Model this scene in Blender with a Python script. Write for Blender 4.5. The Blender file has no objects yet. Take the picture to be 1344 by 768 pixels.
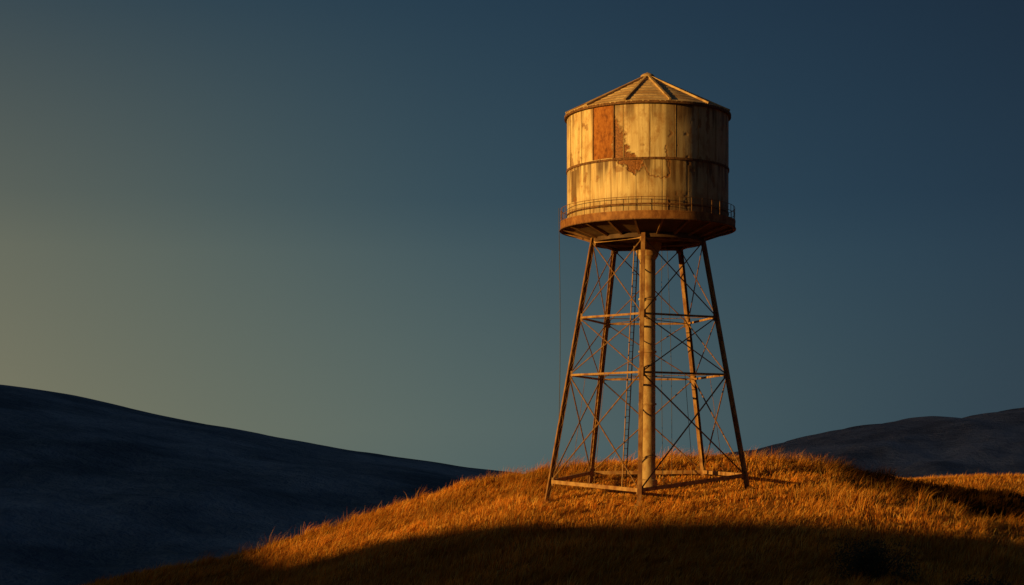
import bpy, math, random
import numpy as np
from mathutils import Vector
random.seed(4); rng=np.random.default_rng(7)
sc=bpy.context.scene
sc.view_settings.view_transform='Standard'
try: sc.view_settings.look='None'
except: pass
sc.view_settings.exposure=0
R=math.radians

# ---------------------------------------------------------------- helpers
def lin(c):
    return tuple(((v/255)/12.92 if v/255<=.04045 else ((v/255+.055)/1.055)**2.4) for v in c)+(1,)
def link(o): sc.collection.objects.link(o); return o
def empty(n):
    o=bpy.data.objects.new(n,None); link(o); return o
class MB:
    def __init__(s): s.v=[]; s.f=[]
    def add(s,v,f):
        b=len(s.v); s.v+= [tuple(p) for p in v]; s.f+=[tuple(b+i for i in q) for q in f]
    def beam(s,a,b,w,h=None,up=(0,0,1)):
        h=h or w; a=Vector(a); b=Vector(b); d=(b-a).normalized(); u=Vector(up)
        if abs(d.dot(u))>.97: u=Vector((0,1,0))
        r=d.cross(u).normalized(); u=r.cross(d).normalized()
        c=[]
        for p in (a,b):
            for sx,sz in ((-1,-1),(1,-1),(1,1),(-1,1)):
                c.append(p+r*sx*w/2+u*sz*h/2)
        s.add(c,[(0,1,2,3),(7,6,5,4),(0,4,5,1),(1,5,6,2),(2,6,7,3),(3,7,4,0)])
    def tube(s,a,b,r,n=8,r2=None):
        r2=r if r2 is None else r2
        a=Vector(a); b=Vector(b); d=(b-a).normalized(); u=Vector((0,0,1)) if abs(d.z)<.97 else Vector((1,0,0))
        x=d.cross(u).normalized(); y=d.cross(x)
        v=[]
        for p,rr in ((a,r),(b,r2)):
            for i in range(n):
                t=2*math.pi*i/n; v.append(p+x*math.cos(t)*rr+y*math.sin(t)*rr)
        f=[(i,(i+1)%n,n+(i+1)%n,n+i) for i in range(n)]+[tuple(range(n))[::-1],tuple(range(n,2*n))]
        s.add(v,f)
    def lathe(s,prof,n=96,close=False):
        v=[];f=[]
        for r,z in prof:
            for i in range(n):
                t=2*math.pi*i/n; v.append((r*math.cos(t),r*math.sin(t),z))
        m=len(prof)
        for j in range(m if close else m-1):
            k=(j+1)%m
            for i in range(n):
                f.append((j*n+i,j*n+(i+1)%n,k*n+(i+1)%n,k*n+i))
        s.add(v,f)
    def obj(s,name,mat,parent=None,smooth=False,bevel=0):
        me=bpy.data.meshes.new(name); me.from_pydata(s.v,[],s.f); me.validate(); 
        import bmesh
        bm=bmesh.new(); bm.from_mesh(me); bmesh.ops.recalc_face_normals(bm,faces=bm.faces); bm.to_mesh(me); bm.free()
        me.materials.append(mat)
        if smooth:
            me.polygons.foreach_set('use_smooth',[True]*len(me.polygons))
            me.set_sharp_from_angle(angle=R(35))
        o=bpy.data.objects.new(name,me); link(o)
        if parent: o.parent=parent
        if bevel:
            m=o.modifiers.new('b','BEVEL'); m.width=bevel; m.segments=1
        return o
def vnoise(x,y,seed=0):
    x=np.asarray(x,float); y=np.asarray(y,float)
    xi=np.floor(x).astype(np.int64); yi=np.floor(y).astype(np.int64)
    fx=x-xi; fy=y-yi; fx=fx*fx*(3-2*fx); fy=fy*fy*(3-2*fy)
    def h(a,b):
        n=(a*374761393+b*668265263+seed*1274126177)&0x7fffffff
        n=((n^(n>>13))*1274126177)&0x7fffffff
        n=(n^(n>>16))&0xffff
        return n/65535.
    return (h(xi,yi)*(1-fx)+h(xi+1,yi)*fx)*(1-fy)+(h(xi,yi+1)*(1-fx)+h(xi+1,yi+1)*fx)*fy
def fbm(x,y,o=4,seed=0):
    s=0;a=.5;t=0
    for i in range(o):
        s=s+a*vnoise(x*2**i+i*17.3,y*2**i-i*9.1,seed+i); t+=a; a*=.5
    return s/t
class Curve:
    def __init__(s,pts,sig,lo,hi,n=6000):
        xs=np.linspace(lo,hi,n); ys=np.interp(xs,[p[0] for p in pts],[p[1] for p in pts])
        st=(hi-lo)/(n-1); k=int(3*sig/st)+1; w=np.exp(-.5*(np.arange(-k,k+1)*st/sig)**2); w/=w.sum()
        s.xs=xs; s.ys=np.convolve(np.pad(ys,k,mode='edge'),w,'valid')
    def __call__(s,x): return np.interp(x,s.xs,s.ys)
def sstep(a,b,x):
    t=np.clip((x-a)/(b-a),0,1); return t*t*(3-2*t)

class NT:
    def __init__(s,name):
        s.m=bpy.data.materials.new(name); s.m.use_nodes=True; s.t=s.m.node_tree; s.t.nodes.clear()
        s.out=s.n('ShaderNodeOutputMaterial')
    def n(s,t,**k):
        nd=s.t.nodes.new(t)
        for a,b in k.items(): setattr(nd,a,b)
        return nd
    def l(s,a,b): s.t.links.new(a,b)
    def noise(s,vec,scale,det=4,rough=.55):
        nd=s.n('ShaderNodeTexNoise'); nd.inputs['Scale'].default_value=scale; nd.inputs['Detail'].default_value=det; nd.inputs['Roughness'].default_value=rough
        if vec: s.l(vec,nd.inputs['Vector'])
        return nd.outputs['Fac']
    def ramp(s,fac,stops):
        nd=s.n('ShaderNodeValToRGB'); cr=nd.color_ramp
        while len(cr.elements)<len(stops): cr.elements.new(.5)
        for e,(p,c) in zip(cr.elements,stops):
            e.position=p; e.color=c if len(c)==4 else (*c,1)
        s.l(fac,nd.inputs[0]); return nd.outputs[0]
    def mix(s,f,a,b,blend='MIX'):
        nd=s.n('ShaderNodeMix',data_type='RGBA',blend_type=blend)
        for v,i in ((f,0),(a,6),(b,7)):
            if hasattr(v,'is_linked'): s.l(v,nd.inputs[i])
            else: nd.inputs[i].default_value=v if i==0 else (*v[:3],1)
        return nd.outputs[2]
    def math(s,op,a,b=0.):
        nd=s.n('ShaderNodeMath',operation=op)
        for v,i in ((a,0),(b,1)):
            if hasattr(v,'is_linked'): s.l(v,nd.inputs[i])
            else: nd.inputs[i].default_value=v
        return nd.outputs[0]
    def mapped(s,scale):
        tc=s.n('ShaderNodeTexCoord'); mp=s.n('ShaderNodeMapping'); mp.inputs['Scale'].default_value=scale
        s.l(tc.outputs['Object'],mp.inputs[0]); return mp.outputs[0]
    def bsdf(s,col,rough=.8,bump=None,bs=.3,bd=.02,metal=0,spec=.25):
        p=s.n('ShaderNodeBsdfPrincipled')
        if hasattr(col,'is_linked'): s.l(col,p.inputs['Base Color'])
        else: p.inputs['Base Color'].default_value=(*col[:3],1)
        p.inputs['Roughness'].default_value=rough
        p.inputs['Metallic'].default_value=metal
        p.inputs['Specular IOR Level'].default_value=spec
        if bump is not None:
            b=s.n('ShaderNodeBump'); b.inputs['Strength'].default_value=bs; b.inputs['Distance'].default_value=bd
            s.l(bump,b.inputs['Height']); s.l(b.outputs[0],p.inputs['Normal'])
        s.l(p.outputs[0],s.out.inputs[0]); return p

# ---------------------------------------------------------------- materials
def mat_steel(name,base,rust,amt=.5,sc_=3):
    t=NT(name); v=t.mapped((1,1,.5)); n=t.noise(v,sc_,6,.65)
    f=t.ramp(n,[(amt-.1,(0,0,0)),(amt+.12,(1,1,1))])
    n2=t.noise(t.mapped((1,1,1)),14,4)
    b=t.mix(t.math('MULTIPLY',n2,.6),base,tuple(c*.5 for c in base))
    c=t.mix(f,b,rust)
    t.bsdf(c,.7,n2,.3,.01); return t.m
M_leg=mat_steel('weathered_leg_steel',(.44,.24,.085),(.18,.07,.02),.48)
M_strut=mat_steel('weathered_strut_steel',(.52,.30,.11),(.24,.10,.03),.5)
M_brace=mat_steel('weathered_brace_steel',(.32,.18,.07),(.16,.065,.02),.48,5)
M_batten=mat_steel('plate_seam_steel',(.50,.34,.15),(.28,.15,.05),.48,3)
M_pipe=mat_steel('riser_paint',(.58,.39,.17),(.28,.125,.04),.53,2.2)
M_rod=mat_steel('rod_steel',(.24,.14,.06),(.12,.05,.02),.5)
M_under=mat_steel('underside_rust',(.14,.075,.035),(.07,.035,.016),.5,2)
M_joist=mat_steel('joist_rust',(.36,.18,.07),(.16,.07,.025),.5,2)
M_fascia=mat_steel('fascia_rust',(.44,.20,.06),(.19,.07,.02),.48,3)
M_conc=mat_steel('footing_concrete',(.2,.15,.1),(.14,.1,.06),.5,6)
M_cable=NT('cable_black'); M_cable.bsdf((.06,.05,.04),.6); M_cable=M_cable.m

# roof
t=NT('roof_boards'); n=t.noise(t.mapped((1,1,1)),6,5,.65); n2=t.noise(t.mapped((.6,.6,.6)),1.3,3)
c=t.ramp(n,[(.3,(.40,.24,.10)),(.55,(.68,.47,.22)),(.75,(.80,.60,.31))])
c=t.mix(t.ramp(n2,[(.42,(0,0,0)),(.65,(.6,.6,.6))]),c,(.34,.17,.055)); t.bsdf(c,.8,n,.5,.02); M_roof=t.m
M_rib=mat_steel('roof_rib_wood',(.60,.40,.18),(.28,.15,.05),.55,2)

# tank wall
t=NT('tank_wall_paint')
at=t.n('ShaderNodeAttribute',attribute_name='wall'); sep=t.n('ShaderNodeSeparateColor'); t.l(at.outputs['Color'],sep.inputs[0])
rust,dirt_dark,tone=sep.outputs[0],sep.outputs[1],sep.outputs[2]
st=t.noise(t.mapped((4,4,.4)),1.0,6,.6); st2=t.noise(t.mapped((20,20,.45)),1.0,3,.6); bl=t.noise(t.mapped((1,1,.6)),1.6,8,.7); fn=t.noise(t.mapped((1,1,1)),14,5,.7)
base=t.mix(tone,(.80,.61,.30),(.88,.69,.36))
base=t.mix(t.ramp(st,[(.38,(.5,.5,.5)),(.58,(0,0,0))]),base,(.50,.29,.10))
base=t.mix(t.ramp(st2,[(.34,(.5,.5,.5)),(.48,(0,0,0))]),base,(.36,.185,.06))
base=t.mix(t.ramp(bl,[(.50,(0,0,0)),(.64,(.8,.8,.8))]),base,(.46,.235,.075))
dn=t.math('MULTIPLY',dirt_dark,t.math('ADD',t.math('MULTIPLY',st,.9),.45))
dn.node.use_clamp=True
base=t.mix(dn,base,(.14,.07,.025))
rc=t.ramp(fn,[(.3,(.06,.024,.008)),(.5,(.24,.085,.018)),(.7,(.44,.18,.04))])
c=t.mix(rust,base,rc)
t.bsdf(c,.58,t.math('ADD',t.math('MULTIPLY',fn,.5),bl),.45,.035); M_wall=t.m
t=NT('rust_plate'); n=t.noise(t.mapped((1,1,.6)),5,7,.7); n2=t.noise(t.mapped((1,1,1)),35,4,.7)
c=t.ramp(n,[(.32,(.13,.04,.01)),(.5,(.34,.115,.022)),(.68,(.48,.19,.04))]); t.bsdf(c,.85,n2,.6,.02); M_rustp=t.m
t=NT('rust_band'); n=t.noise(t.mapped((3,3,1)),3,5,.7)
t.bsdf(t.ramp(n,[(.35,(.07,.03,.012)),(.65,(.24,.11,.04))]),.8,n,.4,.01); M_band=t.m

# ground
t=NT('dry_ground'); a=t.noise(t.mapped((1,1,1)),.6,6,.6); b=t.noise(t.mapped((1,1,1)),5,5,.7)
c=t.mix(a,(.30,.105,.018),(.50,.21,.04)); c=t.mix(t.math('MULTIPLY',b,.6),c,(.13,.055,.015))
ga=t.n('ShaderNodeAttribute',attribute_name='painted_shade'); c=t.mix(ga.outputs['Fac'],c,(.05,.028,.012))  # ground colour darkened where shade is painted in
t.bsdf(c,.95,b,.8,.12,spec=0); M_ground=t.m
# grass
t=NT('dry_grass_blades'); at=t.n('ShaderNodeAttribute',attribute_name='col')
d=t.n('ShaderNodeBsdfDiffuse'); tr=t.n('ShaderNodeBsdfTranslucent'); t.l(at.outputs['Color'],d.inputs[0]); t.l(at.outputs['Color'],tr.inputs[0])
mx=t.n('ShaderNodeMixShader'); mx.inputs[0].default_value=.3; t.l(d.outputs[0],mx.inputs[1]); t.l(tr.outputs[0],mx.inputs[2]); t.l(mx.outputs[0],t.out.inputs[0]); M_grass=t.m
def mat_hill(name,c1,c2,s):
    t=NT(name); a=t.noise(t.mapped((1,1,2.5)),s,9,.66); b=t.noise(t.mapped((1,1,1)),s*12,4,.7)
    c=t.mix(t.ramp(a,[(.40,(0,0,0)),(.60,(1,1,1))]),c1,c2); c=t.mix(t.math('MULTIPLY',b,.5),c,tuple(x*.5 for x in c1)); t.bsdf(c,1,b,.9,3.5,spec=0); return t.m
M_hillL=mat_hill('hazy_scrub_blue',(.15,.19,.22),(.40,.45,.50),.016)  # scrub tones with bluish distance haze put into the base colour
M_hillR=mat_hill('hazy_scrub_brown',(.34,.27,.26),(.72,.56,.52),.018)  # paler scrub tones, haze put into the base colour
t=NT('shrub_leaves'); n=t.noise(t.mapped((1,1,1)),4,3); t.bsdf(t.ramp(n,[(.3,(.03,.03,.015)),(.7,(.07,.06,.03))]),.8); M_shrub=t.m

# ---------------------------------------------------------------- terrain
YC=10.
crest=Curve([(-400,-29),(-200,-28),(-90,-17),(-55,-11.5),(-36.9,-8.2),(-24.8,-6.1),(-18.8,-4.0),(-14.6,-2.5),(-9,-1.0),(-6.2,-.45),(.8,.08),(6.6,.42),(9.6,.22),(14.7,-.6),(19.4,-1.5),(23.8,-2.3),(34,-4.2),(60,-9),(120,-18),(300,-29)],1.2,-400,400)
dropc=Curve([(-400,31),(-150,30),(-60,15),(-20,3.6),(-8,.9),(-3,.15),(0,0),(2,.25),(5.4,.9),(10,1.45),(15.7,2.05),(25,3.35),(40,5.3),(60,6.4),(80,4.8),(98,2.1),(107,1.75),(130,2.2),(200,8),(400,22)],1.3,-400,400)
shadeRidgeH=Curve([(-700,44),(-330,39),(-285,36.5),(-262,33.6),(-245,30.6),(-224,29),(-190,27.9),(-150,26.8),(-110,25),(-70,10),(-40,0)],5,-800,100)  # unseen ridge, crest heights shaped to throw the foreground shade
sunel=8.; saz=62.
L=np.array([math.sin(R(saz)),math.cos(R(saz))]) # light travel dir
def G(x,y):
    x=np.asarray(x,float); y=np.asarray(y,float)
    d=YC-y
    w=1-.72*sstep(45,100,d)
    z=crest(x)*w-dropc(d)
    am=sstep(5,14,np.hypot(x,y))
    z=z+ (fbm(x*.09+3,y*.09,3,5)-.5)*1.0*am + (fbm(x*.4,y*.4,3,9)-.5)*(.2+.4*am)
    k=3.; z=-29+k*np.logaddexp(0,(z+29)/k)
    hb=-1.25-0.00*x - ((y-62)/9.)**2*1.0 - np.clip((27-x)/5,0,9)**2*1.2 - np.clip((x-60)/20,0,9)**2*2
    hb=hb+(fbm(x*.1,y*.1,3,21)-.5)*.8
    z=np.where(hb>-28,np.maximum(z,hb),z)
    rh=shadeRidgeH(x)+(fbm(x*.03,y*.03,3,31)-.5)*3
    r=rh*np.exp(-.5*((y+115)/20.)**2)*sstep(-40,-75,x)+(-8)*(1-np.exp(-.5*((y+115)/20.)**2))
    z=np.where((x<-40)&(y<-30),np.maximum(z,r),z)
    tt=x*L[0]+y*L[1]; nn=-x*L[1]+y*L[0]
    shade_mt=(360+60*fbm(x*.004,y*.004,3,41))*np.exp(-.5*((tt+1300)/190.)**2)*sstep(90,230,nn)*sstep(2600,2000,nn)-29  # unseen mountain added to keep sun off the distant hills
    z=np.maximum(z,shade_mt)
    return z
def painted_shade(px,py):  # mask for the shade painted into grass and ground on the right slope
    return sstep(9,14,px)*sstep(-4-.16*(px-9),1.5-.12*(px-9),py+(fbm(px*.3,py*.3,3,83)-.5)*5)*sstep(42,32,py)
def grid_mesh(name,X,Y,Z,mat,smooth=True):
    ny,nx=X.shape; co=np.stack([X,Y,Z],-1).reshape(-1,3)
    i=np.arange(ny*nx).reshape(ny,nx); q=np.stack([i[:-1,:-1],i[:-1,1:],i[1:,1:],i[1:,:-1]],-1).reshape(-1,4)
    me=bpy.data.meshes.new(name); me.vertices.add(len(co)); me.vertices.foreach_set('co',co.ravel())
    me.loops.add(q.size); me.loops.foreach_set('vertex_index',q.ravel())
    me.polygons.add(len(q)); me.polygons.foreach_set('loop_start',np.arange(0,q.size,4)); 
    me.polygons.foreach_set('use_smooth',np.ones(len(q),bool)); me.update(calc_edges=True); me.validate(); me.materials.append(mat)
    return link(bpy.data.objects.new(name,me))
u=np.linspace(-6.35,6.35,620); gx=14*np.sinh(u); 
v=np.linspace(-6.35,6.35,620); gy=14*np.sinh(v)-8
X,Y=np.meshgrid(gx,gy); Z=G(X,Y)
go=grid_mesh('ground',X,Y,Z,M_ground)
sa=go.data.attributes.new('painted_shade','FLOAT','POINT')
if len(go.data.vertices)==X.size: sa.data.foreach_set('value',painted_shade(X.ravel(),Y.ravel()).astype(np.float32))

def hill(name,pts,sig,ypk,wf,wb,mat,seed,base=-33,amp=1.,lo=-900,hi=900,fs=.02,rel=3):
    cr=Curve(pts,sig,lo,hi)
    xs=np.linspace(lo,hi,520); ys=np.concatenate([np.linspace(ypk-wf,ypk,150),np.linspace(ypk,ypk+wb,40)[1:]])
    X,Y=np.meshgrid(xs,ys); c=cr(X)+(fbm(X*fs,X*0+seed,5,seed)-.5)*2*amp
    s=np.where(Y<ypk,(Y-ypk+wf)/wf,1-(Y-ypk)/wb); s=np.clip(s,0,1); pr=np.sin(s*math.pi/2)**1.1
    Z=base+(c-base)*pr+(fbm(X*fs*.9,Y*fs*.5,5,seed+3)-.5)*rel*pr*(1-pr)*6
    return grid_mesh(name,X,Y,Z,mat)
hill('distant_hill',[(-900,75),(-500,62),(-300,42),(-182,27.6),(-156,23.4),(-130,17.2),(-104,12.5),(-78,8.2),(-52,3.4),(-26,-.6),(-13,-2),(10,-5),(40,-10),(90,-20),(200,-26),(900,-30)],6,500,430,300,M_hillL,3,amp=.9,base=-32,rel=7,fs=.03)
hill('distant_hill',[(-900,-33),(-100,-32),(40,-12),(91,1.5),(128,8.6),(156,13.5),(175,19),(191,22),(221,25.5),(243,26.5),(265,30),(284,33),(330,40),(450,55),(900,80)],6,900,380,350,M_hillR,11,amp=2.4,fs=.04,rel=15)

# ---------------------------------------------------------------- grass
def blades(name,px,py,h,w,lean,mat,cols):
    n=len(px); z=G(px,py)-.03
    yaw=rng.uniform(0,2*np.pi,n); sx=np.cos(yaw)*w; sy=np.sin(yaw)*w
    lx=lean[0]*h; ly=lean[1]*h
    V=np.zeros((n,5,3))
    V[:,0]=np.stack([px-sx,py-sy,z],-1); V[:,1]=np.stack([px+sx,py+sy,z],-1)
    mx,my,mz=px+lx*.3,py+ly*.3,z+h*.55
    V[:,2]=np.stack([mx+sx*.8,my+sy*.8,mz],-1); V[:,3]=np.stack([mx-sx*.8,my-sy*.8,mz],-1)
    V[:,4]=np.stack([px+lx,py+ly,z+h*np.sqrt(np.clip(1-.5*(lean[0]**2+lean[1]**2),.2,1))],-1)
    b=(np.arange(n)*5)[:,None,None]; F=(np.array([[0,1,2],[0,2,3],[3,2,4]])[None]+b).reshape(-1,3)
    me=bpy.data.meshes.new(name); me.vertices.add(n*5); me.vertices.foreach_set('co',V.ravel())
    me.loops.add(F.size); me.loops.foreach_set('vertex_index',F.ravel().astype(np.int32))
    me.polygons.add(len(F)); me.polygons.foreach_set('loop_start',np.arange(0,F.size,3)); me.update(calc_edges=True)
    ca=me.color_attributes.new('col','FLOAT_COLOR','POINT')
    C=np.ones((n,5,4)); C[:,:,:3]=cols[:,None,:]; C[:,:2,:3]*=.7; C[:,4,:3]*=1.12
    ca.data.foreach_set('color',C.ravel()); me.materials.append(mat)
    return link(bpy.data.objects.new(name,me))
n0=230000
ax_=rng.uniform(-42,50,n0); ay_=rng.uniform(-42,18,n0)
bx_=rng.uniform(24,62,26000); by_=rng.uniform(48,70,26000)
nt_=11000; tx=rng.uniform(-42,50,nt_); ty=rng.uniform(-40,17,nt_)
tk=rng.random(nt_)<np.clip((fbm(tx*.22,ty*.22,3,51)-.3)*2.6,.08,1); tx,ty=tx[tk],ty[tk]
ts=rng.uniform(.5,1.35,len(tx))
# taller wispy tufts, gathered in loose groups
gc=[(-17,6),(-15.5,7),(-4.5,8),(-7,9),(10,8),(11.3,7),(12.4,8),(14,6),(18,2),(-11,5),(3,11),(20,-4),(15,-9),(9,-6),(-21,3)]
wx=np.concatenate([rng.normal(a,1.0,11) for a,b in gc]); wy=np.concatenate([rng.normal(b,1.1,11) for a,b in gc])
ex=rng.uniform(-30,35,420); ey=rng.uniform(-14,14,420)
wx=np.concatenate([wx,ex]); wy=np.concatenate([wy,ey]); kk=np.hypot(wx,wy)>7; wx,wy=wx[kk],wy[kk]
tx=np.concatenate([tx,wx]); ty=np.concatenate([ty,wy]); ts=np.concatenate([ts,rng.uniform(1.5,2.2,len(wx))])
bpt=34
rr=np.abs(rng.normal(0,.15,(len(tx),bpt)))*ts[:,None]; aa=rng.uniform(0,2*np.pi,(len(tx),bpt))
cx=(tx[:,None]+rr*np.cos(aa)).ravel(); cy=(ty[:,None]+rr*np.sin(aa)).ravel()
px=np.concatenate([ax_,bx_,cx]); py=np.concatenate([ay_,by_,cy]); n=len(px); nl=n0+26000
cl=fbm(px*.35,py*.35,3,51); cl2=fbm(px*1.7,py*1.7,2,61)
h=(.10+.28*np.clip(cl*1.8-.4,0,1)+.18*cl2)*rng.uniform(.6,1.3,n)
h[nl:]=(np.repeat(ts,bpt)*.5)*rng.uniform(.5,1.15,n-nl)
near=np.hypot(px,py)<6.3; h=np.where(near,h*.6,h)
tall=rng.random(n)<.002+.02*(cl>.6); h=np.where(tall,h*1.4+.2,h)
w=rng.uniform(.009,.02,n); w=np.where(tall,.009,w); w[nl:]=np.where(np.repeat(ts,bpt)>1.45,.010,w[nl:])
wa=(fbm(px*.2,py*.2,2,71)-.5)*1.6
lean=np.stack([.45+wa*.6+rng.normal(0,.25,n),.0+wa*.3+rng.normal(0,.25,n)])
lean[0,nl:]+=(np.cos(aa)*rr/ts[:,None]*2.2).ravel(); lean[1,nl:]+=(np.sin(aa)*rr/ts[:,None]*2.2).ravel()
lean=np.clip(lean*np.where(tall,.5,1),-1,1)
pal=np.array([(.86,.34,.045),(.90,.44,.075),(.68,.21,.025),(.34,.11,.018),(.92,.56,.15)])
k=rng.choice(5,n,p=[.34,.26,.20,.08,.12]); cols=pal[k]*rng.uniform(.85,1.08,(n,1))
tc_=rng.uniform(.6,1.15,len(tx)); cols[nl:]*=np.repeat(tc_,bpt)[:,None]
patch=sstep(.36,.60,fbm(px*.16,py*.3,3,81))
sh=painted_shade(px,py)
f=(.74+.32*patch)*(1-.9*sh)  # blade colour also carries the painted shade of the right slope
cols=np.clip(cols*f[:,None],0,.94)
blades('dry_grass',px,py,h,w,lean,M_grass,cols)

def shrub(name,cx,cy,rad,hh,n):
    cz=float(G(cx,cy))
    e=empty(name); e.location=(cx,cy,cz)
    st=MB()
    for i in range(16):
        a=random.uniform(0,6.28); r=random.uniform(.3,.9)*rad; z=random.uniform(.5,.95)*hh
        m=(r*.4*math.cos(a),r*.4*math.sin(a),z*.5); st.tube((0,0,-.1),m,.035,5,.025); st.tube(m,(r*math.cos(a),r*math.sin(a),z),.025,5,.008)
    st.obj('stems',M_cable,e)
    lv=MB()
    lobes=[(random.uniform(-.7,.7)*rad,random.uniform(-.6,.6)*rad,random.uniform(.25,.8)*hh,random.uniform(.25,.5)*rad) for _ in range(14)]
    for i in range(n):
        l=random.choice(lobes); d=Vector((random.gauss(0,1),random.gauss(0,1),random.gauss(0,.8))).normalized()*l[3]*random.uniform(.5,1.15)
        p=Vector(l[:3])+d; 
        if p.z<0: continue
        a=Vector((random.gauss(0,1),random.gauss(0,1),random.gauss(0,1))).normalized(); b=a.orthogonal().normalized(); s=random.uniform(.03,.07)
        lv.add([p-a*s,p+b*s*.45,p+a*s,p-b*s*.45],[(0,1,2,3)])
    lv.obj('leaves',M_shrub,e)
shrub('shrub',7.0,-27.5,1.7,1.5,5000)
shrub('shrub',10.3,-31.5,1.2,1.0,3000)

# ---------------------------------------------------------------- water tower
T=empty('water_tower')
RW=4.45; ZB,ZT=13.4,19.2
na,nz=900,230
th=np.linspace(0,2*np.pi,na,endpoint=False); zz=np.linspace(ZB,ZT,nz); TH,ZZ=np.meshgrid(th,zz)
xa=np.cos(TH)*RW; front=(np.sin(TH)<0)
poly=[(-2.12,18.35),(-1.9,18.25),(-1.72,17.9),(-1.8,17.65),(-1.5,17.5),(-1.56,17.1),(-1.34,16.85),(-1.4,16.6),(-1.0,16.4),(-.85,16.2),(-.6,16.12),(-.66,15.75),(-.85,15.6),(-.95,15.32),(-1.3,15.55),(-1.42,15.85),(-1.75,15.95),(-1.95,16.12),(-2.12,16.1)]
jx=xa+(fbm(TH*30,ZZ*5,3,91)-.5)*.35; jz=ZZ+(fbm(TH*30+50,ZZ*5,3,92)-.5)*.35
ins=np.zeros(TH.shape,bool); j=len(poly)-1
pd=np.full(TH.shape,9.)
for i in range(len(poly)):
    xi,zi=poly[i]; xj,zj=poly[j]
    c=((zi>jz)!=(zj>jz))&(jx<(xj-xi)*(jz-zi)/(zj-zi+1e-9)+xi); ins^=c
    vx,vz=xj-xi,zj-zi; tt=np.clip(((jx-xi)*vx+(jz-zi)*vz)/(vx*vx+vz*vz),0,1); pd=np.minimum(pd,np.hypot(jx-xi-tt*vx,jz-zi-tt*vz)); j=i
ins&=front
crk=[(-.62,16.1),(-.45,15.6),(-.2,15.35),(.2,15.2),(.5,15.18),(.8,15.35),(.78,15.9),(.66,16.5),(.7,16.9)]
cd=np.full(TH.shape,9.)
for (a,b),(c,d) in zip(crk[:-1],crk[1:]):
    vx,vz=c-a,d-b; tt=np.clip(((jx-a)*vx+(jz-b)*vz)/(vx*vx+vz*vz),0,1); cd=np.minimum(cd,np.hypot(jx-a-tt*vx,jz-b-tt*vz))
cd=np.where(front,cd,9.)
sm=fbm(TH*9,ZZ*1.6,4,95)
rust=np.where(ins,1.,0.); rust=np.maximum(rust,np.clip(1-cd/.06,0,1)*.95)
rust=np.maximum(rust,sstep(.68,.75,sm)*.6)
ns=20
off=np.where(ZZ>16.2,0.,.5)
ph=(TH/(2*np.pi)*ns+off+.17)%1; sd=np.minimum(ph,1-ph)*2*np.pi*RW/ns
pid=np.floor(TH/(2*np.pi)*ns+off+.17)+np.where(ZZ>16.2,0,57)
tone=((np.sin(pid*12.9898)*43758.5453)%1)
seam=np.exp(-(sd/.03)**2)
drip=np.where(ZZ<16.15,1-np.clip((16.15-ZZ)/1.6,0,1),0)*sstep(.35,.7,fbm(TH*22,ZZ*.3,3,97))*1.6
topd=sstep(17.6,19.2,ZZ)*sstep(.4,.7,fbm(TH*20,ZZ*.2,3,98))*1.2
bot=sstep(14.8,13.5,ZZ)*(.25+.5*fbm(TH*15,ZZ*.8,3,94))
right_dark=np.where(front,sstep(.45,.75,xa)*.36+sstep(.6,.66,xa)*sstep(1.9,.9,xa)*.32,.2)  # darker right of centre, more so just past it
edge=np.where(front,sstep(.16,.1,np.abs(xa+4.13))*((ZZ<16)&(ZZ>14.3))*.9,0)
pe=np.where(front,np.clip(1-pd/.07,0,1)*.95,0)
dirt_dark=np.clip(seam*.6+drip*.7+bot+topd*.7+right_dark+edge+pe+.15*fbm(TH*6,ZZ,3,99),0,1)  # dirt terms plus the darker right-hand tone
rad=RW-seam*.012-rust*.02
rad=rad+np.clip(1-np.abs(cd-.07)/.03,0,1)*.004+np.where(front&~ins,np.clip(1-pd/.08,0,1)*.035,0)
X=np.cos(TH)*rad; Y=np.sin(TH)*rad
co=np.stack([X,Y,ZZ],-1).reshape(-1,3); i=np.arange(na*nz).reshape(nz,na); ir=np.roll(i,-1,1)
q=np.stack([i[:-1],ir[:-1],ir[1:],i[1:]],-1).reshape(-1,4)
me=bpy.data.meshes.new('tank_wall'); me.vertices.add(len(co)); me.vertices.foreach_set('co',co.ravel()); me.loops.add(q.size); me.loops.foreach_set('vertex_index',q.ravel().astype(np.int32)); me.polygons.add(len(q)); me.polygons.foreach_set('loop_start',np.arange(0,q.size,4)); me.polygons.foreach_set('use_smooth',np.ones(len(q),bool)); me.update(calc_edges=True)
ca=me.color_attributes.new('wall','FLOAT_COLOR','POINT'); ca.data.foreach_set('color',np.stack([rust,dirt_dark,tone,np.ones_like(tone)],-1).ravel())
me.materials.append(M_wall); o=link(bpy.data.objects.new('tank_wall',me)); o.parent=T
def ring(name,z0,z1,ri,ro,mat): 
    m=MB(); m.lathe([(ri,z0),(ro,z0),(ro,z1),(ri,z1)],128,True); return m.obj(name,mat,T,True)
ring('middle_hoop',16.14,16.26,RW-.03,RW+.05,M_band)
ring('lower_hoop',13.75,13.82,RW-.03,RW+.03,M_band)
ring('eave_ring',19.10,19.24,RW-.05,4.6,M_band)
def wallpatch(name,x0,x1,z0,z1,r,mat):
    a0=-math.acos(x0/RW); a1=-math.acos(x1/RW); m=MB(); N=14; v=[];f=[]
    for k in range(N+1):
        a=a0+(a1-a0)*k/N
        for rr,z in ((RW-.02,z0),(r,z0),(r,z1),(RW-.02,z1)): v.append((rr*math.cos(a),rr*math.sin(a),z))
    for k in range(N):
        for c in range(4): f.append((k*4+c,k*4+(c+1)%4,k*4+4+(c+1)%4,k*4+4+c))
    f+= [(0,1,2,3),(N*4+3,N*4+2,N*4+1,N*4)]
    m.add(v,f); return m.obj(name,mat,T,True)
wallpatch('rusted_plate',-3.12,-2.1,16.3,19.08,RW+.02,M_rustp)
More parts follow.
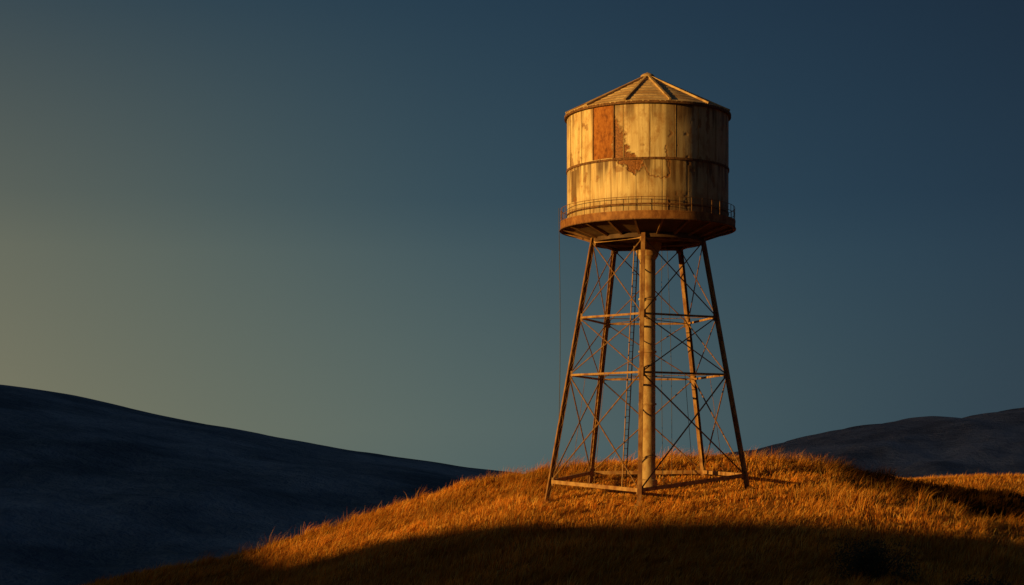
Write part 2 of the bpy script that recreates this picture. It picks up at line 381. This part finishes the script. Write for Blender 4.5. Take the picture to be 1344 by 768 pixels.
wallpatch('plate_edge_left',-3.16,-3.11,16.3,19.08,RW+.05,M_band)
wallpatch('plate_edge_right',-2.12,-2.06,16.3,19.08,RW+.05,M_band)
m=MB()
for k in range(ns):
    a=2*math.pi*(k-.17)/ns
    m.beam((math.cos(a)*(RW+.005),math.sin(a)*(RW+.005),16.27),(math.cos(a)*(RW+.005),math.sin(a)*(RW+.005),19.10),.04,.02,(math.cos(a),math.sin(a),0))
m.obj('plate_battens',M_batten,T)
# roof
AP,ER=21.42,4.6
m=MB(); NC=9; prof=[]
for k in range(NC):
    r0=ER-(ER-.2)*k/NC; r1=ER-(ER-.2)*(k+1)/NC; z0=19.24+(AP-19.24)*k/NC; z1=19.24+(AP-19.24)*(k+1)/NC
    prof+=[(r0,z0+.02),(r1,z1)]
prof=[(ER-.3,19.2),(ER,19.2)]+prof+[(.05,AP+.02)]
m.lathe(prof,96); m.obj('roof',M_roof,T,True)
m=MB()
for k in range(12):
    a=2*math.pi*(k+.35)/12; c,s=math.cos(a),math.sin(a)
    m.beam((c*(ER+.03),s*(ER+.03),19.30),(c*.2,s*.2,AP+.06),.12,.10)
m.obj('roof_ribs',M_rib,T)
m=MB(); m.lathe([(0.01,AP-.05),(.38,AP-.02),(.38,AP+.1),(.3,AP+.17),(.12,AP+.25),(.01,AP+.3)],32); m.obj('roof_cap',M_rib,T,True)
# gallery
ring('gallery_deck',13.32,13.40,RW-.1,4.84,M_fascia)
ring('gallery_fascia',12.98,13.32,4.74,4.83,M_fascia)
ring('gallery_fascia_lip',12.93,12.98,4.7,4.87,M_band)
m=MB()
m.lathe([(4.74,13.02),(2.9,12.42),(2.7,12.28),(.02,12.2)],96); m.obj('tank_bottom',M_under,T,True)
m=MB()
for k in range(20):
    a=2*math.pi*(k+.3)/20; c,s=math.cos(a),math.sin(a)
    m.beam((c*4.73,s*4.73,13.0),(c*2.85,s*2.85,12.36),.12,.16)
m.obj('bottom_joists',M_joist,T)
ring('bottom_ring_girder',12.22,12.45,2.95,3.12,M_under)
m=MB(); NP=44
for zr in (14.12,13.78):
    for k in range(NP*2):
        a=math.pi*k/NP; b=math.pi*(k+1)/NP
        m.tube((4.8*math.cos(a),4.8*math.sin(a),zr),(4.8*math.cos(b),4.8*math.sin(b),zr),.016,5)
for k in range(NP):
    a=2*math.pi*k/NP; m.tube((4.8*math.cos(a),4.8*math.sin(a),13.3),(4.8*math.cos(a),4.8*math.sin(a),14.14),.016,5)
m.obj('gallery_railing',M_brace,T)
# legs
angs=[R(a) for a in (-98.5,-22,50,122,195)]
fz=[-1.62,-.85,-.7,-.75,-1.2]
def legp(i,z):
    r=3.15+(12.4-z)*(2.5/13.6); return Vector((r*math.cos(angs[i]),r*math.sin(angs[i]),z))
m=MB(); fb=MB(); hb=MB(); rods=MB(); gus=MB()
for i in range(5):
    a=angs[i]; rad_=Vector((math.cos(a),math.sin(a),0)); tan_=Vector((-math.sin(a),math.cos(a),0))
    pp=legp(i,fz[i]); g=float(G(pp.x,pp.y)); zf=min(g-.15,fz[i])
    p0=legp(i,zf); p1=legp(i,12.45)
    for sgn in (-1,1): m.beam(p0+rad_*sgn*.11,p1+rad_*sgn*.11,.22,.025,rad_)
    m.beam(p0,p1,.03,.2,rad_)
    nseg=26
    for k in range(nseg):
        q0=p0.lerp(p1,k/nseg); q1=p0.lerp(p1,(k+1)/nseg); s_=1 if k%2 else -1
        for sd_ in (-1,1): m.beam(q0+rad_*.1*s_+tan_*.09*sd_,q1-rad_*.1*s_+tan_*.09*sd_,.015,.035,tan_)
    fb.beam((p0.x,p0.y,g-.8),(p0.x,p0.y,min(g+.03,fz[i])),.5,.5)
levels=[None,4.9,8.05,12.2]
for i in range(5):
    j=(i+1)%5
    pts=[(legp(i,fz[i]+.28),legp(j,fz[j]+.28))]+[(legp(i,z),legp(j,z)) for z in levels[1:]]
    for k,(a,b) in enumerate(pts):
        w=.2 if k==0 else .11
        d=(b-a).normalized()
        hb.beam(a+d*.12,b-d*.12,w*.6,w)
        for p,q in ((a,d),(b,-d)):
            gus.beam(p+q*.1-Vector((0,0,.22)),p+q*.1+Vector((0,0,.22)),.02,.26,q)
    for k in range(3):
        (a,b),(c,d)=pts[k],pts[k+1]
        rr=.04 if k==0 else .032
        rods.tube(a,d,rr,6); rods.tube(b,c,rr,6)
    a,b=pts[1]; e,f=pts[0]
    rods.tube((e+f)/2,a.lerp(b,.5),.014,5)
m.obj('legs',M_leg,T); fb.obj('footings',M_conc,T,bevel=.03); hb.obj('horizontal_struts',M_strut,T); rods.obj('cross_bracing',M_brace,T); gus.obj('gusset_plates',M_brace,T)
# riser
m=MB(); gz=float(G(0,0))-.5
m.lathe([(.44,gz),(.44,12.25)],48)
for z in (.4,3.3,6.2,9.1): m.lathe([(.44,z),(.50,z),(.50,z+.1),(.44,z+.1)],48)
m.lathe([(.44,11.3),(.56,11.5),(.6,11.55),(.6,11.7),(.9,12.26)],48)
m.lathe([(.44,gz+1.1),(.55,gz+1.05),(.55,gz)],48)
m.obj('riser_pipe',M_pipe,T,True)
m=MB()
for z in (4.9,8.05):
    for i in range(5):
        p=legp(i,z); m.tube(p,(.44*math.cos(angs[i]),.44*math.sin(angs[i]),z),.022,5)
for i in range(5):
    p=legp(i,12.2); m.beam(p,(.6*math.cos(angs[i]),.6*math.sin(angs[i]),12.12),.12,.18)
m.obj('riser_stays',M_rod,T)
m=MB(); a=Vector((-1.45,-1.7,float(G(-1.35,-1.7))-.1)); b=Vector((-.68,-1.1,12.35)); off=Vector((.11,.06,0))
m.tube(a-off,b-off,.035,6); m.tube(a+off,b+off,.035,6)
for k in range(40):
    p=a.lerp(b,(k+.5)/40); m.tube(p-off,p+off,.015,5)
m.obj('ladder',M_strut,T)
m=MB()
def cable(p,q,sag,r=.018,n=14):
    p=Vector(p);q=Vector(q); pr=p
    for k in range(1,n+1):
        s=k/n; c=p.lerp(q,s)+Vector((sag*math.sin(math.pi*s),0,0)); m.tube(pr,c,r,5); pr=c
cable((-4.9,0,13.3),(-5.0,.4,-1.0),.12)
cable((-4.9,0,14.2),(-4.9,0,13.3),0,.02,2)
cable((1.0,-.8,12.2),(1.25,-1,-1.),.1,.014); cable((.75,-.6,12.2),(.8,-.8,-1.),-.06,.014)
m.obj('hanging_cables',M_cable,T)

# ---------------------------------------------------------------- sky + sun
W=bpy.data.worlds.new('World'); sc.world=W; W.use_nodes=True; nt=W.node_tree; nt.nodes.clear()
N=nt.nodes.new; Lk=nt.links.new
out=N('ShaderNodeOutputWorld'); bg=N('ShaderNodeBackground'); Lk(bg.outputs[0],out.inputs[0])
sky=N('ShaderNodeTexSky'); sky.sky_type='NISHITA'; sky.sun_disc=False; sky.sun_elevation=R(sunel); sky.sun_rotation=R(180+saz)
tc=N('ShaderNodeTexCoord'); sp=N('ShaderNodeSeparateXYZ'); Lk(tc.outputs['Generated'],sp.inputs[0])
def mr(inp,a,b):
    n=N('ShaderNodeMapRange'); n.inputs[1].default_value=a; n.inputs[2].default_value=b; Lk(inp,n.inputs[0])
    return n.outputs[0]
ax=mr(sp.outputs[0],-1,1)
def ramp(cols):
    n=N('ShaderNodeValToRGB'); cr=n.color_ramp; cr.interpolation='B_SPLINE'
    ps=[0,.18,.30,.36,.42,.485,.57,.64,.8]
    while len(cr.elements)<len(ps): cr.elements.new(.5)
    for e,p,c in zip(cr.elements,ps,cols): e.position=p; e.color=lin(c)
    Lk(ax,n.inputs[0]); return n.outputs[0]
low=ramp([(230,160,95),(185,152,108),(138,130,106),(120,119,98),(103,111,99),(87,105,103),(58,82,92),(40,62,78),(24,42,62)])
mid=ramp([(170,140,105),(140,126,98),(110,109,92),(98,103,91),(78,94,93),(54,79,91),(37,64,83),(28,51,71),(18,36,56)])
hig=ramp([(90,95,90),(75,84,84),(60,75,82),(53,70,79),(43,65,79),(34,58,76),(26,48,68),(20,38,56),(14,28,46)])
def mix(f,a,b):
    n=N('ShaderNodeMix'); n.data_type='RGBA'
    for v,i in ((f,0),(a,6),(b,7)):
        if hasattr(v,'is_linked'): Lk(v,n.inputs[i])
        else: n.inputs[i].default_value=v
    return n.outputs[2]
c=mix(mr(sp.outputs[2],.02,.15),low,mid); c=mix(mr(sp.outputs[2],.12,.26),c,hig); c=mix(mr(sp.outputs[2],.26,.9),c,lin((16,30,50)))
sm_=N('ShaderNodeVectorMath'); sm_.operation='SCALE'; Lk(sky.outputs[0],sm_.inputs[0]); sm_.inputs[3].default_value=.05
c=mix(.06,c,sm_.outputs[0])
Lk(c,bg.inputs[0]); bg.inputs[1].default_value=1.0
sd=bpy.data.lights.new('sun','SUN'); sd.energy=5.0; sd.angle=R(.4); sd.color=(1,.585,.15); so=link(bpy.data.objects.new('sun',sd))
dv=Vector((L[0]*math.cos(R(sunel)),L[1]*math.cos(R(sunel)),-math.sin(R(sunel)))); so.rotation_euler=dv.to_track_quat('-Z','Y').to_euler()
so.location=(-60,-40,40)
# ---------------------------------------------------------------- camera
cd_=bpy.data.cameras.new('camera'); cam=link(bpy.data.objects.new('camera',cd_)); cam.location=(-7.5,-97,0); cam.rotation_euler=(R(90),0,0)
cd_.sensor_width=36; cd_.lens=36*2300/1344; cd_.shift_y=226/1344; cd_.clip_end=20000; cd_.clip_start=.1
sc.camera=cam
